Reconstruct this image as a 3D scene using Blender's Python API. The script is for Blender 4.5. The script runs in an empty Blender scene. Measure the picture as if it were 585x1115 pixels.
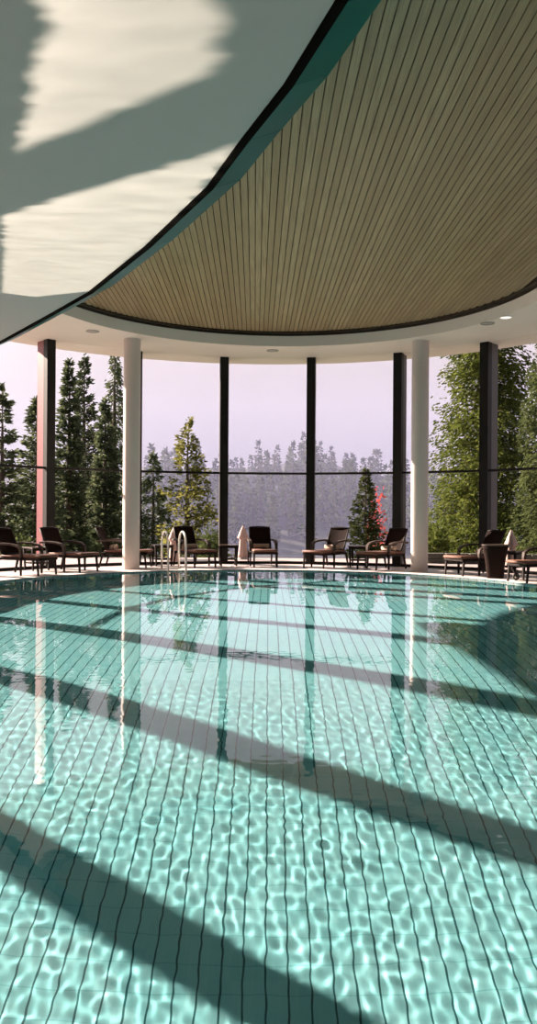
import bpy, bmesh, math, random
import numpy as np
from mathutils import Vector, Matrix, Euler
from math import sin, cos, tan, pi, radians, sqrt, atan2, floor

sc = bpy.context.scene
COL = sc.collection
random.seed(7)

# ------------------------------------------------------------------ camera numbers
F, HX, HY, EYE, RHO = 871.0, 292.5, 557.0, 1.374, 0.0062   # focal length in pixels, horizon, eye height, roll


def at(px, py, z):
    """photo pixel -> point on the horizontal plane of height z"""
    u, v = px - HX, py - HY
    u, v = u + RHO * v, v - RHO * u
    d = F * (z - EYE) / -v
    return Vector((u / F * d, d, z))


def at_d(px, py, d):
    """photo pixel -> point at depth d"""
    u, v = px - HX, py - HY
    u, v = u + RHO * v, v - RHO * u
    return Vector((u / F * d, d, EYE - v / F * d))


# ------------------------------------------------------------------ mesh helpers
class MB:
    def __init__(self):
        self.v, self.f, self.s = [], [], []

    def add(self, vs, fs, smooth=False, M=None):
        n = len(self.v)
        for p in vs:
            p = Vector(p)
            self.v.append(M @ p if M is not None else p)
        for q in fs:
            self.f.append([i + n for i in q])
            self.s.append(smooth)
        return self

    def box(self, c, s, M=None, taper=1.0):
        x, y, z = s[0] / 2, s[1] / 2, s[2] / 2
        vs = []
        for dz, k in ((-z, taper), (z, 1.0)):
            for dx, dy in ((-x, -y), (x, -y), (x, y), (-x, y)):
                vs.append((c[0] + dx * k, c[1] + dy * k, c[2] + dz))
        return self.add(vs, [(3, 2, 1, 0), (4, 5, 6, 7), (0, 1, 5, 4), (1, 2, 6, 5), (2, 3, 7, 6), (3, 0, 4, 7)], False, M)

    def beam(self, a, b, w, h, up=(0, 0, 1), w2=None, h2=None, M=None):
        a, b, up = Vector(a), Vector(b), Vector(up)
        d = (b - a).normalized()
        s = d.cross(up)
        if s.length < 1e-5:
            s = d.cross(Vector((0, 1, 0)))
        s.normalize()
        u = s.cross(d)
        w2, h2 = w2 or w, h2 or h
        vs = []
        for p, ww, hh in ((a, w, h), (b, w2, h2)):
            for i, j in ((-1, -1), (1, -1), (1, 1), (-1, 1)):
                vs.append(p + s * i * ww / 2 + u * j * hh / 2)
        return self.add(vs, [(0, 1, 2, 3), (7, 6, 5, 4), (4, 5, 1, 0), (5, 6, 2, 1), (6, 7, 3, 2), (7, 4, 0, 3)], False, M)

    def tube(self, pts, r, n=10, M=None, cap=True, smooth=True):
        pts = [Vector(p) for p in pts]
        rs = r if isinstance(r, (list, tuple)) else [r] * len(pts)
        ref = None
        vs, fs = [], []
        for i, p in enumerate(pts):
            t = (pts[min(i + 1, len(pts) - 1)] - pts[max(i - 1, 0)]).normalized()
            if ref is None:
                ref = t.orthogonal().normalized()
            ref = (ref - t * ref.dot(t))
            ref = ref.normalized() if ref.length > 1e-6 else t.orthogonal().normalized()
            b = t.cross(ref)
            for k in range(n):
                a = 2 * pi * k / n
                vs.append(p + (ref * cos(a) + b * sin(a)) * rs[i])
        for i in range(len(pts) - 1):
            for k in range(n):
                k2 = (k + 1) % n
                fs.append((i * n + k, i * n + k2, (i + 1) * n + k2, (i + 1) * n + k))
        self.add(vs, fs, smooth, M)
        if cap:
            m = len(self.v) - len(vs)
            self.f.append([m + k for k in reversed(range(n))]); self.s.append(False)
            self.f.append([m + (len(pts) - 1) * n + k for k in range(n)]); self.s.append(False)
        return self

    def lathe(self, prof, c=(0, 0, 0), n=32, M=None, smooth=True):
        vs, fs = [], []
        for r, z in prof:
            for k in range(n):
                a = 2 * pi * k / n
                vs.append((c[0] + r * cos(a), c[1] + r * sin(a), c[2] + z))
        for i in range(len(prof) - 1):
            for k in range(n):
                k2 = (k + 1) % n
                fs.append((i * n + k, i * n + k2, (i + 1) * n + k2, (i + 1) * n + k))
        return self.add(vs, fs, smooth, M)

    def prism(self, poly, z0, z1):
        n = len(poly)
        vs = [(p[0], p[1], z0) for p in poly] + [(p[0], p[1], z1) for p in poly]
        fs = [tuple(reversed(range(n))), tuple(range(n, 2 * n))]
        fs += [(i, (i + 1) % n, (i + 1) % n + n, i + n) for i in range(n)]
        return self.add(vs, fs)

    def build(self, name, mat, parent=None, bevel=0, fix=True):
        me = bpy.data.meshes.new(name)
        me.from_pydata([tuple(p) for p in self.v], [], self.f)
        me.polygons.foreach_set('use_smooth', self.s)
        if fix:
            bm = bmesh.new(); bm.from_mesh(me)
            bmesh.ops.recalc_face_normals(bm, faces=bm.faces)
            bm.to_mesh(me); bm.free()
        me.materials.append(mat)
        o = bpy.data.objects.new(name, me)
        COL.objects.link(o)
        if parent is not None:
            o.parent = parent
        if bevel:
            m = o.modifiers.new('bevel', 'BEVEL'); m.width = bevel; m.segments = 2; m.limit_method = 'ANGLE'
        return o


def np_mesh(name, verts, quads, mat, parent=None, smooth=False):
    me = bpy.data.meshes.new(name)
    nv, nq = len(verts), len(quads)
    me.vertices.add(nv); me.vertices.foreach_set('co', np.asarray(verts, dtype=np.float32).ravel())
    k = quads.shape[1]
    me.loops.add(nq * k); me.loops.foreach_set('vertex_index', quads.astype(np.int32).ravel())
    me.polygons.add(nq)
    me.polygons.foreach_set('loop_start', np.arange(0, nq * k, k, dtype=np.int32))
    me.polygons.foreach_set('loop_total', np.full(nq, k, dtype=np.int32))
    me.polygons.foreach_set('use_smooth', np.full(nq, smooth, dtype=bool))
    me.update(calc_edges=True); me.validate()
    me.materials.append(mat)
    o = bpy.data.objects.new(name, me); COL.objects.link(o)
    if parent is not None:
        o.parent = parent
    return o


def tag(o, label=None, cat=None, group=None, kind=None):
    if label: o['label'] = label
    if cat: o['category'] = cat
    if group: o['group'] = group
    if kind: o['kind'] = kind
    return o


def empty(name, loc, rz=0.0):
    o = bpy.data.objects.new(name, None); COL.objects.link(o)
    o.location = loc; o.rotation_euler = (0, 0, rz)
    o.empty_display_size = .1
    return o


def copy_tree(o, parent=None):
    c = o.copy(); COL.objects.link(c)
    if parent is not None:
        c.parent = parent
    for ch in [x for x in list(COL.objects) if x.parent == o]:
        copy_tree(ch, c)
    return c


# ------------------------------------------------------------------ materials
def srgb(r, g, b):
    f = lambda c: (c / 255 / 12.92) if c / 255 <= .04045 else ((c / 255 + .055) / 1.055) ** 2.4
    return (f(r), f(g), f(b), 1)


class NT:
    def __init__(self, tree):
        self.t = tree; tree.nodes.clear()

    def n(self, typ, ins=None, **kw):
        nd = self.t.nodes.new(typ)
        for k, v in kw.items():
            setattr(nd, k, v)
        for k, v in (ins or {}).items():
            s = nd.inputs[k]
            if isinstance(v, bpy.types.NodeSocket):
                self.t.links.new(v, s)
            else:
                s.default_value = v
        return nd

    def m(self, op, a, b=0.0, c=0.0, clamp=False):
        return self.n('ShaderNodeMath', {0: a, 1: b, 2: c}, operation=op, use_clamp=clamp).outputs[0]

    def mix(self, fac, a, b, blend='MIX'):
        nd = self.n('ShaderNodeMix', data_type='RGBA', blend_type=blend)
        for s, v in ((nd.inputs[0], fac), (nd.inputs[6], a), (nd.inputs[7], b)):
            if isinstance(v, bpy.types.NodeSocket): self.t.links.new(v, s)
            else: s.default_value = v
        return nd.outputs[2]

    def smooth(self, x, lo, hi):
        return self.n('ShaderNodeMapRange', {0: x, 1: lo, 2: hi, 3: 0.0, 4: 1.0}, interpolation_type='SMOOTHSTEP').outputs[0]


def mat(name, color, rough=.5, metal=0.0, spec=.5, var=0.0, scale=4.0, bump=0.0, bscale=60.0, stretch=None):
    m = bpy.data.materials.new(name); m.use_nodes = True
    t = NT(m.node_tree)
    out = t.n('ShaderNodeOutputMaterial')
    b = t.n('ShaderNodeBsdfPrincipled', {'Base Color': color, 'Roughness': rough, 'Metallic': metal, 'Specular IOR Level': spec})
    t.t.links.new(b.outputs[0], out.inputs[0])
    co = t.n('ShaderNodeTexCoord').outputs['Object']
    if stretch:
        co = t.n('ShaderNodeMapping', {0: co, 3: stretch}).outputs[0]
    if var:
        nz = t.n('ShaderNodeTexNoise', {'Vector': co, 'Scale': scale, 'Detail': 4.0})
        dark = tuple(c * (1 - var) for c in color[:3]) + (1,)
        lite = tuple(min(1, c * (1 + var)) for c in color[:3]) + (1,)
        t.t.links.new(t.mix(nz.outputs[0], dark, lite), b.inputs['Base Color'])
    if bump:
        nz = t.n('ShaderNodeTexNoise', {'Vector': co, 'Scale': bscale, 'Detail': 3.0})
        bp = t.n('ShaderNodeBump', {'Strength': bump, 'Distance': .01, 'Height': nz.outputs[0]})
        t.t.links.new(bp.outputs[0], b.inputs['Normal'])
    return m


M = {}
M['white_paint'] = mat('white paint', (.76, .70, .63, 1), .55, var=.02, scale=1.5)
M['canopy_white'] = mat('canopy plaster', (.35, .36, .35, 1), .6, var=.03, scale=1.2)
M['column'] = mat('column paint', (.62, .545, .50, 1), .45, var=.03)
M['dark_metal'] = mat('dark bronze frame', (.009, .008, .006, 1), .5, spec=.2, var=.2)
M['shaded_fin'] = mat('red-brown fin in shade', (.05, .038, .034, 1), .45, var=.08)  # same red-brown fin paint, shade of the sunless sides put into the colour
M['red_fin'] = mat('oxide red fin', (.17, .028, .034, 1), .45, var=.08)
M['black'] = mat('black gap', (.004, .0035, .003, 1), .9, spec=.02)
M['dark_trim'] = mat('brown trim with gap shade', (.035, .022, .012, 1), .5)
M['wall'] = mat('wall panelling', (.16, .12, .09, 1), .7, var=.04)
M['stone'] = mat('deck limestone', (.50, .43, .41, 1), .5, var=.12, scale=1.6)
M['coping'] = mat('coping stone', (.62, .57, .54, 1), .4, var=.05)
M['reflected_teal'] = mat('rim in reflected pool teal', (.008, .125, .108, 1), .3, 0.0, spec=.05, var=.35, scale=1.1)  # teal of the pool's reflection painted into the base colour
M['steel'] = mat('brushed steel', (.78, .74, .66, 1), .22, .6)
M['espresso'] = mat('espresso wood', (.010, .006, .005, 1), .6, spec=.15, var=.3)


def wood_mat():
    m = bpy.data.materials.new('larch slats'); m.use_nodes = True
    t = NT(m.node_tree)
    out = t.n('ShaderNodeOutputMaterial')
    geo = t.n('ShaderNodeNewGeometry')
    co = t.n('ShaderNodeTexCoord').outputs['Object']
    g = t.n('ShaderNodeMapping', {0: co, 3: (60, 1.3, 60)}).outputs[0]
    off = t.n('ShaderNodeVectorMath', {0: g, 1: t.n('ShaderNodeCombineXYZ', {0: 0.0, 1: t.m('MULTIPLY', geo.outputs['Random Per Island'], 90.0)}).outputs[0]}, operation='ADD').outputs[0]
    n1 = t.n('ShaderNodeTexNoise', {'Vector': off, 'Scale': 1.0, 'Detail': 5.0, 'Distortion': .6})
    base = t.mix(geo.outputs['Random Per Island'], (.285, .205, .105, 1), (.38, .29, .16, 1))
    col = t.mix(t.smooth(n1.outputs[0], .35, .75), base, (.21, .15, .078, 1))
    b = t.n('ShaderNodeBsdfPrincipled', {'Base Color': col, 'Roughness': .38, 'Specular IOR Level': .5})
    t.t.links.new(b.outputs[0], out.inputs[0])
    return m


M['wood'] = wood_mat()

TS, TL = .132, .190


def tile_mat():
    m = bpy.data.materials.new('pool tiles'); m.use_nodes = True
    t = NT(m.node_tree)
    out = t.n('ShaderNodeOutputMaterial')
    p = t.n('ShaderNodeNewGeometry').outputs['Position']
    s = t.n('ShaderNodeSeparateXYZ', {0: p})
    x, y = s.outputs[0], s.outputs[1]
    fr = lambda v, k, o=0.0: t.m('FRACT', t.m('ADD', t.m('MULTIPLY', v, 1 / k), 100.5 + o))
    dist = lambda v, k, o=0.0: t.m('MULTIPLY', t.m('ABSOLUTE', t.m('SUBTRACT', fr(v, k, o), .5)), k)
    lx = t.m('SUBTRACT', 1.0, t.smooth(dist(x, TS), .0045, .0075))
    ly = t.m('SUBTRACT', 1.0, t.smooth(dist(y, TL), .002, .0055))
    lf = t.m('SUBTRACT', 1.0, t.smooth(dist(x, TS / 4), .001, .0035))
    wn = t.n('ShaderNodeTexWhiteNoise', {'Vector': t.n('ShaderNodeCombineXYZ', {0: t.m('FLOOR', t.m('ADD', t.m('MULTIPLY', x, 1 / TS), .5)), 1: t.m('FLOOR', t.m('ADD', t.m('MULTIPLY', y, 1 / TL), .5))}).outputs[0]}, noise_dimensions='2D').outputs[0]
    c = t.mix(wn, (.155, .375, .40, 1), (.185, .40, .425, 1))
    c = t.mix(t.m('MULTIPLY', lf, .22), c, (.12, .35, .34, 1))
    c = t.mix(t.m('MULTIPLY', ly, .42), c, (.05, .22, .23, 1))
    c = t.mix(t.m('MULTIPLY', lx, .93), c, (.008, .05, .055, 1))
    b = t.n('ShaderNodeBsdfDiffuse', {'Color': c, 'Roughness': .3})
    t.t.links.new(b.outputs[0], out.inputs[0])
    return m


M['tiles'] = tile_mat()


def water_mat():
    m = bpy.data.materials.new('pool water'); m.use_nodes = True
    t = NT(m.node_tree)
    out = t.n('ShaderNodeOutputMaterial')
    b = t.n('ShaderNodeBsdfPrincipled', {'Base Color': (.93, 1, .99, 1), 'Roughness': 0.0, 'IOR': 1.333, 'Transmission Weight': 1.0})
    t.t.links.new(b.outputs[0], out.inputs[0])
    return m


M['water'] = water_mat()


def glass_mat():
    m = bpy.data.materials.new('window glass'); m.use_nodes = True
    t = NT(m.node_tree)
    out = t.n('ShaderNodeOutputMaterial')
    g = t.n('ShaderNodeNewGeometry')
    cosi = t.m('ABSOLUTE', t.n('ShaderNodeVectorMath', {0: g.outputs['Incoming'], 1: g.outputs['Normal']}, operation='DOT_PRODUCT').outputs['Value'])
    fr = t.m('ADD', .0015, t.m('MULTIPLY', .8, t.m('POWER', t.m('SUBTRACT', 1.0, cosi, clamp=True), 5.0)))
    tr = t.n('ShaderNodeBsdfTransparent', {'Color': (.96, .97, .96, 1)})
    gl = t.n('ShaderNodeBsdfGlossy', {'Color': (1, 1, 1, 1), 'Roughness': 0.0})
    mx = t.n('ShaderNodeMixShader', {0: fr, 1: tr.outputs[0], 2: gl.outputs[0]})
    t.t.links.new(mx.outputs[0], out.inputs[0])
    return m


M['glass'] = glass_mat()
#@@ROOM
# ------------------------------------------------------------------ the setting
CX, CY, R = -.04, 13.7, 7.3           # rotunda centre and radius of the glazing
DTH = 17.8
ZS, ZW = 5.41, 5.75                   # soffit underside, timber ceiling
YB = -6.0                             # wall behind the camera


def pol(th, r, cx=CX, cy=CY):
    return Vector((cx + r * sin(radians(th)), cy + r * cos(radians(th)), 0))


# --- pool outline
PCX, PCY, PR, PY0 = -.06, 13.26, 5.6, 1.25
NA = 72


NL = 30


def flare(y):
    """the pool widens on its left side once it leaves the rotunda"""
    f = min(1, max(0, (PCY - y) / 2.5))
    return 1.2 * f * f * (3 - 2 * f)


def pool_outline(r, y0):
    pts = [(PCX + r, y0)]
    for i in range(NA + 1):
        a = pi / 2 - pi * i / NA
        pts.append((PCX + r * sin(a), PCY + r * cos(a)))
    for k in range(1, NL + 1):
        y = PCY + (y0 - PCY) * k / NL
        pts.append((PCX - r - flare(y), y))
    return pts


DEPTHS = [(0, 2.75), (4.4, 2.75), (5.1, 2.6), (6.4, 2.25), (8.2, 1.55), (10.5, 1.05), (19.2, .95)]


def depth(y):
    for (a, da), (b, db) in zip(DEPTHS, DEPTHS[1:]):
        if y <= b:
            return da + (db - da) * max(0, (y - a)) / (b - a)
    return .95


def ring_strip(inner, outer, zi, zo, closed=False):
    n = len(inner)
    vs = [(p[0], p[1], zi) for p in inner] + [(p[0], p[1], zo) for p in outer]
    fs = [(i, i + 1, n + i + 1, n + i) for i in range(n - 1)]
    return vs, fs


# deck floor: slab around the pool, reaching past the glass
RO = R + .75


def room_outline(r, y0):
    pts = [(CX + r, y0)]
    for i in range(NA + 1):
        a = pi / 2 - pi * i / NA
        pts.append((CX + r * sin(a), CY + r * cos(a)))
    for k in range(1, NL + 1):
        pts.append((CX - r, CY + (y0 - CY) * k / NL))
    return pts


CW = .42   # coping width
mb = MB()
pin, pmid, pout = pool_outline(PR, PY0), pool_outline(PR + CW, PY0 - CW), room_outline(RO, PY0 - CW)
mb.add(*ring_strip(pmid, pout, 0, 0))
n = len(pmid)
mb.add([(pmid[0][0], PY0 - CW, 0), (pout[0][0], PY0 - CW, 0), (pout[0][0], YB, 0), (pout[-1][0], YB, 0), (pout[-1][0], PY0 - CW, 0), (pmid[-1][0], PY0 - CW, 0)], [(0, 1, 2, 3, 4, 5)])
# slab underside so the deck has thickness
mb.add([(p[0], p[1], -.3) for p in pout] + [(p[0], p[1], 0) for p in pout], [(i, i + 1, n + i + 1, n + i) for i in range(n - 1)])
tag(mb.build('floor', M['stone'], fix=False), 'pale limestone pool deck curving along the glass wall', 'floor', kind='structure')

mb = MB()
mb.add(*ring_strip(pin, pmid, .0, .0))
mb.add([(pin[0][0], PY0, 0), (pmid[0][0], PY0 - CW, 0), (pmid[-1][0], PY0 - CW, 0), (pin[-1][0], PY0, 0)], [(0, 1, 2, 3)])
for zz0, zz1 in ((0, -.06),):
    mb.add([(p[0], p[1], zz0) for p in pin] + [(p[0], p[1], zz1) for p in pin], [(i, i + 1, n + i + 1, n + i) for i in range(n - 1)])
for v in mb.v:
    v.z += .004
tag(mb.build('trim_1', M['coping'], fix=False), 'bright stone coping along the curved pool edge', 'pool edge', kind='structure')
# narrow overflow slot just behind the coping
mb = MB()
mb.add(*ring_strip(pool_outline(PR + CW + .0, PY0 - CW), pool_outline(PR + CW + .07, PY0 - CW - .07), .008, .008))
tag(mb.build('trim_2', mat('drain grate', (.20, .15, .14, 1), .6), fix=False), 'narrow dark drain line behind the pool coping', 'drain', kind='structure')

# pool basin: walls and sloping floor
mb = MB()
fl = []
ys = [PY0] + [y for y in np.arange(1.6, PCY + PR, .35)] + [PCY + PR - .003]
rows = []
for y in ys:
    hw = PR if y <= PCY else sqrt(max(0, PR * PR - (y - PCY) ** 2))
    rows.append([(PCX - hw - flare(y), y, -depth(y)), (PCX + hw, y, -depth(y))])
vs = [p for r_ in rows for p in r_]
mb.add(vs, [(2 * i, 2 * i + 1, 2 * i + 3, 2 * i + 2) for i in range(len(rows) - 1)])
po = pool_outline(PR, PY0)
wl = []
for i in range(len(po)):
    wl.append(po[i])
    if i == 0:
        nx = po[i + 1]
        for k in range(1, 30):
            wl.append((po[i][0] + (nx[0] - po[i][0]) * k / 30, po[i][1] + (nx[1] - po[i][1]) * k / 30))
wl = wl + [po[0]]
nn = len(wl)
mb.add([(p[0], p[1], 0) for p in wl] + [(p[0], p[1], -depth(p[1])) for p in wl], [(i, i + 1, nn + i + 1, nn + i) for i in range(nn - 1)])
basin = tag(mb.build('pool_basin', M['tiles'], fix=False), 'tiled pool basin with dark joints running away from the near edge', 'pool', kind='structure')

# water surface: real ripples
ZWAT = -.025


def ripples(X, Y, step):
    rng = np.random.default_rng(5)
    Z = np.zeros_like(X)
    for i in range(64):                    # short wind ripples, only where the mesh can carry them
        lam = .062 * (2.2 ** rng.random())
        th = rng.normal(1.0, 1.0)
        k = 2 * pi / lam
        Z += 0.00074 / k * np.clip(2.2 - step / lam * 9, 0, 1) * np.sin(k * (X * cos(th) + Y * sin(th)) + rng.random() * 6.28)
    for i in range(34):                    # longer, flatter swell
        lam = .22 * (4.5 ** rng.random())
        th = rng.normal(1.2, .9)
        k = 2 * pi / lam
        Z += 0.00036 / k * np.clip(2.2 - step / lam * 7, 0, 1) * np.sin(k * (X * cos(th) + Y * sin(th)) + rng.random() * 6.28)
    return Z


xs = np.concatenate([np.linspace(PCX - PR, 3.0, 690)[:-1], np.linspace(3.0, PCX + PR, 50)])
xs = (xs - PCX) / PR
yl = [PY0]
while yl[-1] < 18.82:
    yl.append(yl[-1] + (.0125 if yl[-1] < 8.2 else min(.05, .0125 + .006 * (yl[-1] - 8.2))))
yl[-1] = PCY + PR - .004
ya = np.array(yl)
hw = np.where(ya <= PCY, PR, np.sqrt(np.maximum(0, PR * PR - (ya - PCY) ** 2)))
fl_ = np.array([flare(y) for y in ya])
Xg = PCX + xs[None, :] * hw[:, None] + np.minimum(xs, 0)[None, :] * fl_[:, None]
Yg = np.repeat(ya[:, None], len(xs), 1)
stp = np.gradient(ya)[:, None] * np.ones_like(Xg)
stp = np.maximum(stp, np.gradient(xs * PR)[None, :] * .5)
Zg = ZWAT + ripples(Xg, Yg, stp)
ny, nx = Xg.shape
idx = np.arange(ny * nx).reshape(ny, nx)
quads = np.stack([idx[:-1, :-1], idx[:-1, 1:], idx[1:, 1:], idx[1:, :-1]], -1).reshape(-1, 4)
water = np_mesh('pool_water', np.stack([Xg, Yg, Zg], -1).reshape(-1, 3), quads, M['water'], smooth=True)
tag(water, 'clear rippling turquoise water filling the pool', 'water', kind='structure')
water.cycles.is_caustics_caster = True
basin.cycles.is_caustics_receiver = True
#@@CEIL
# soffit ring, fascia
ICX, ICY, IR = .27, 14.69, 4.84


def ceil_outline(r, y0):
    pts = [(ICX + r, y0)]
    for i in range(NA + 1):
        a = pi / 2 - pi * i / NA
        pts.append((ICX + r * sin(a), ICY + r * cos(a)))
    for k in range(1, NL + 1):
        pts.append((ICX - r, ICY + (y0 - ICY) * k / NL))
    return pts


ci, co_ = ceil_outline(IR, YB), room_outline(R + .95, YB)
mb = MB()
mb.add(*ring_strip(ci, co_, ZS, ZS))
n = len(ci)
mb.add([(p[0], p[1], ZS) for p in ci] + [(p[0], p[1], ZS + .25) for p in ci], [(i, i + 1, n + i + 1, n + i) for i in range(n - 1)])
mb.add([(p[0], p[1], ZS + .25) for p in ci] + [(p[0], p[1], ZS + .25) for p in ceil_outline(IR + .5, YB)], [(i, i + 1, n + i + 1, n + i) for i in range(n - 1)])
mb.add([(p[0], p[1], ZS) for p in co_] + [(p[0], p[1], ZS + 1.1) for p in co_], [(i, i + 1, n + i + 1, n + i) for i in range(n - 1)])
tag(mb.build('soffit_ceiling', M['white_paint'], fix=False), 'cream soffit band curving round above the glass wall', 'ceiling', kind='structure')
# brown trim between soffit and timber, the gap's shade put into its colour
mb = MB()
ti, to = ceil_outline(IR - .10, YB), ceil_outline(IR + .03, YB)
mb.add([(p[0], p[1], ZW - .03) for p in ti] + [(p[0], p[1], ZW + .08) for p in ti], [(i, i + 1, n + i + 1, n + i) for i in range(n - 1)])
mb.add(*ring_strip(ti, to, ZW - .03, ZW - .03))
mb.add([(p[0], p[1], ZS + .25) for p in to] + [(p[0], p[1], ZW - .03) for p in to], [(i, i + 1, n + i + 1, n + i) for i in range(n - 1)])
tag(mb.build('trim_3', M['dark_trim'], fix=False), 'thin dark shadow trim edging the timber ceiling', 'trim', kind='structure')
# timber slats
PITCH, SW, SA = .1022, .0900, -.0172
mb = MB()
bl = -SA
xx = ICX - 5.6
while xx < ICX + 5.6:
    # slat axis: x = xx + SA*(y-ICY); solve with the circle of radius IR-.1
    r_ = IR - .10
    dx = xx - ICX
    if abs(dx) < r_ - .02:
        y1 = ICY + sqrt(r_ * r_ - dx * dx)
        x1 = xx + SA * (y1 - ICY)
        dx = x1 - ICX
        if abs(dx) < r_:
            y1 = ICY + sqrt(r_ * r_ - dx * dx)
            y0 = YB
            xa, xb = xx + SA * (y0 - ICY), xx + SA * (y1 - ICY)
            h = SW / 2
            z0, z1 = ZW, ZW + .046
            mb.add([(xa - h, y0, z0), (xa + h, y0, z0), (xb + h, y1, z0), (xb - h, y1, z0), (xa - h, y0, z1), (xa + h, y0, z1), (xb + h, y1, z1), (xb - h, y1, z1)],
                   [(3, 2, 1, 0), (4, 5, 6, 7), (0, 1, 5, 4), (1, 2, 6, 5), (2, 3, 7, 6), (3, 0, 4, 7)])
    xx += PITCH
tag(mb.build('ceiling', M['wood'], fix=False), 'slatted larch timber ceiling running out to the glass wall', 'ceiling', kind='structure')
mb = MB()
poly = [(p[0], p[1]) for p in ceil_outline(IR + .3, YB)]
mb.prism(poly, ZW + .05, ZW + .09)
tag(mb.build('ceiling_backing', M['black']), 'black felt behind the ceiling slats', 'ceiling', kind='structure')
mb = MB()
mb.prism([(p[0], p[1]) for p in room_outline(R + .95, YB - .2)], ZS + 1.0, ZS + 1.2)
tag(mb.build('roof', M['dark_metal']), 'flat roof over the rotunda', 'roof', kind='structure')

# --- suspended white canopy with a faceted rim, pool reflection painted on
ZC = EYE + 3.0
edge_px = [(0, 372), (51, 344), (97, 318), (159, 268), (226, 204), (264, 152), (311, 92), (368, 0)]
E = [at(x, y, ZC) for x, y in edge_px]
E = [Vector((-6.5, 16.3, ZC)), Vector((-5.7, 15.4, ZC))] + E
d = (E[-1] - E[-2]).normalized()
E += [E[-1] + d * 2.2, E[-1] + d * 2.2 + Vector((d.x * .6, d.y, 0)) * 3.0, E[-1] + d * 2.2 + Vector((d.x * .6, d.y, 0)) * 3 + Vector((.1, -4.5, 0))]
canopy = empty('ceiling_canopy', (0, 0, ZC))
tag(canopy, 'white curved canopy hanging under the timber ceiling at upper left', 'ceiling canopy', kind='structure')
loop = [(p.x, p.y) for p in E] + [(-6.5, E[-1].y)]
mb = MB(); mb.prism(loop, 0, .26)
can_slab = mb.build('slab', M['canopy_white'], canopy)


def nrm(i):
    a = E[max(i - 1, 0)]; b = E[min(i + 1, len(E) - 1)]
    t = (b - a).normalized()
    return Vector((-t.y, t.x, 0)) if (-t.y) > 0 else Vector((t.y, -t.x, 0))


NN = [nrm(i) for i in range(len(E))]
DL, DZ = .33, .13
for i in range(len(E) - 1):
    P = []
    for j in (i, i + 1):
        e0 = E[j] - Vector((0, 0, ZC))
        P.append((e0 + NN[j] * .05 + Vector((0, 0, .0)), e0 + NN[j] * DL + Vector((0, 0, DZ)), e0 + NN[j] * DL + Vector((0, 0, DZ + .12)), e0 + NN[j] * .03 + Vector((0, 0, .22))))
    gap = (P[1][1] - P[0][1]).normalized() * .004
    vs = [p + gap for p in P[0]] + [p - gap for p in P[1]]
    mb = MB(); mb.add(vs, [(0, 1, 5, 4), (1, 2, 6, 5), (2, 3, 7, 6), (3, 0, 4, 7), (3, 2, 1, 0), (4, 5, 6, 7)])
    mb.build('rim_panel', M['reflected_teal'], canopy)
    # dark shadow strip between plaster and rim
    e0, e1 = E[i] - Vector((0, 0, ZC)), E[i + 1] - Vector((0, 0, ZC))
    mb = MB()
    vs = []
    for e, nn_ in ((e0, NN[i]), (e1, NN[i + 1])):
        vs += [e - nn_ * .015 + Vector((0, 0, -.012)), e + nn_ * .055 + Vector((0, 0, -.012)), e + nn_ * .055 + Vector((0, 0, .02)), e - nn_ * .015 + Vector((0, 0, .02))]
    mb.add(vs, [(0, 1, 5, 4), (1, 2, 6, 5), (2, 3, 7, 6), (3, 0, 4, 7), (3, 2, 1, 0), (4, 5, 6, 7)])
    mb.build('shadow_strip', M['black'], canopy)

# --- glazing: one window per bay, each with its post, transom, sill rail and pane
ZT = EYE + 41.5 / F * 21
posts = [(pol((i + .5) * DTH, R), (i + .5) * DTH) for i in range(-4, 4)]
left_extra = [(pol(-76, R), -76)] + [(Vector((CX - R, y, 0)), -90) for y in (13.5, 11.15, 9.0, 7.2, 5.4, 3.6, 1.8, 0.0)]
posts_all = list(reversed(left_extra)) + posts + [(Vector((CX + R, y, 0)), 90) for y in (13.7, 11.4, 9.2)]


def window(k, pa, tha, pb, thb, label):
    w = empty('window_%d' % k, pa)
    tag(w, label, 'window', kind='structure')
    ra = Matrix.Rotation(-radians(tha), 4, 'Z')      # local +y = outwards
    H = ZS
    mb = MB()
    mb.box((0, .08, H / 2), (.22, .18, H), ra)
    mb.build('post', M['dark_metal'], w)
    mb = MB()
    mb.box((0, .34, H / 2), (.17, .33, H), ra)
    mb.build('fin', M['red_fin'] if tha < -40 else M['shaded_fin'], w)
    na = Vector((sin(radians(tha)), cos(radians(tha)), 0)); nb = Vector((sin(radians(thb)), cos(radians(thb)), 0))
    a = na * .1; b = (pb - pa) + nb * .1
    side = abs(tha) > 89 and abs(thb) > 89        # the straight side glazing has undivided panes
    if not side:
        mb = MB(); mb.beam(a + Vector((0, 0, ZT)), b + Vector((0, 0, ZT)), .09, .055); mb.build('transom', M['dark_metal'], w)
    mb = MB(); mb.beam(a + Vector((0, 0, .035)), b + Vector((0, 0, .035)), .10, .07); mb.build('sill', M['dark_metal'], w)
    mid = (a + b) / 2
    dn = (b - a).cross(Vector((0, 0, 1))).normalized() * .006
    for z0, z1 in (((.07, H),) if side else ((.07, ZT - .0275), (ZT + .0275, H))):
        mb = MB(); mb.beam(a + Vector((0, 0, (z0 + z1) / 2)), b + Vector((0, 0, (z0 + z1) / 2)), .012, z1 - z0); mb.build('pane', M['glass'], w)


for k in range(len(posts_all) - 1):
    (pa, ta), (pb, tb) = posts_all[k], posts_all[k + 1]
    window(k + 1, pa, ta, pb, tb, 'tall glazed window bay %s' % ('in the curved glass wall' if abs(ta) < 80 else 'in the straight side glazing'))
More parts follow.
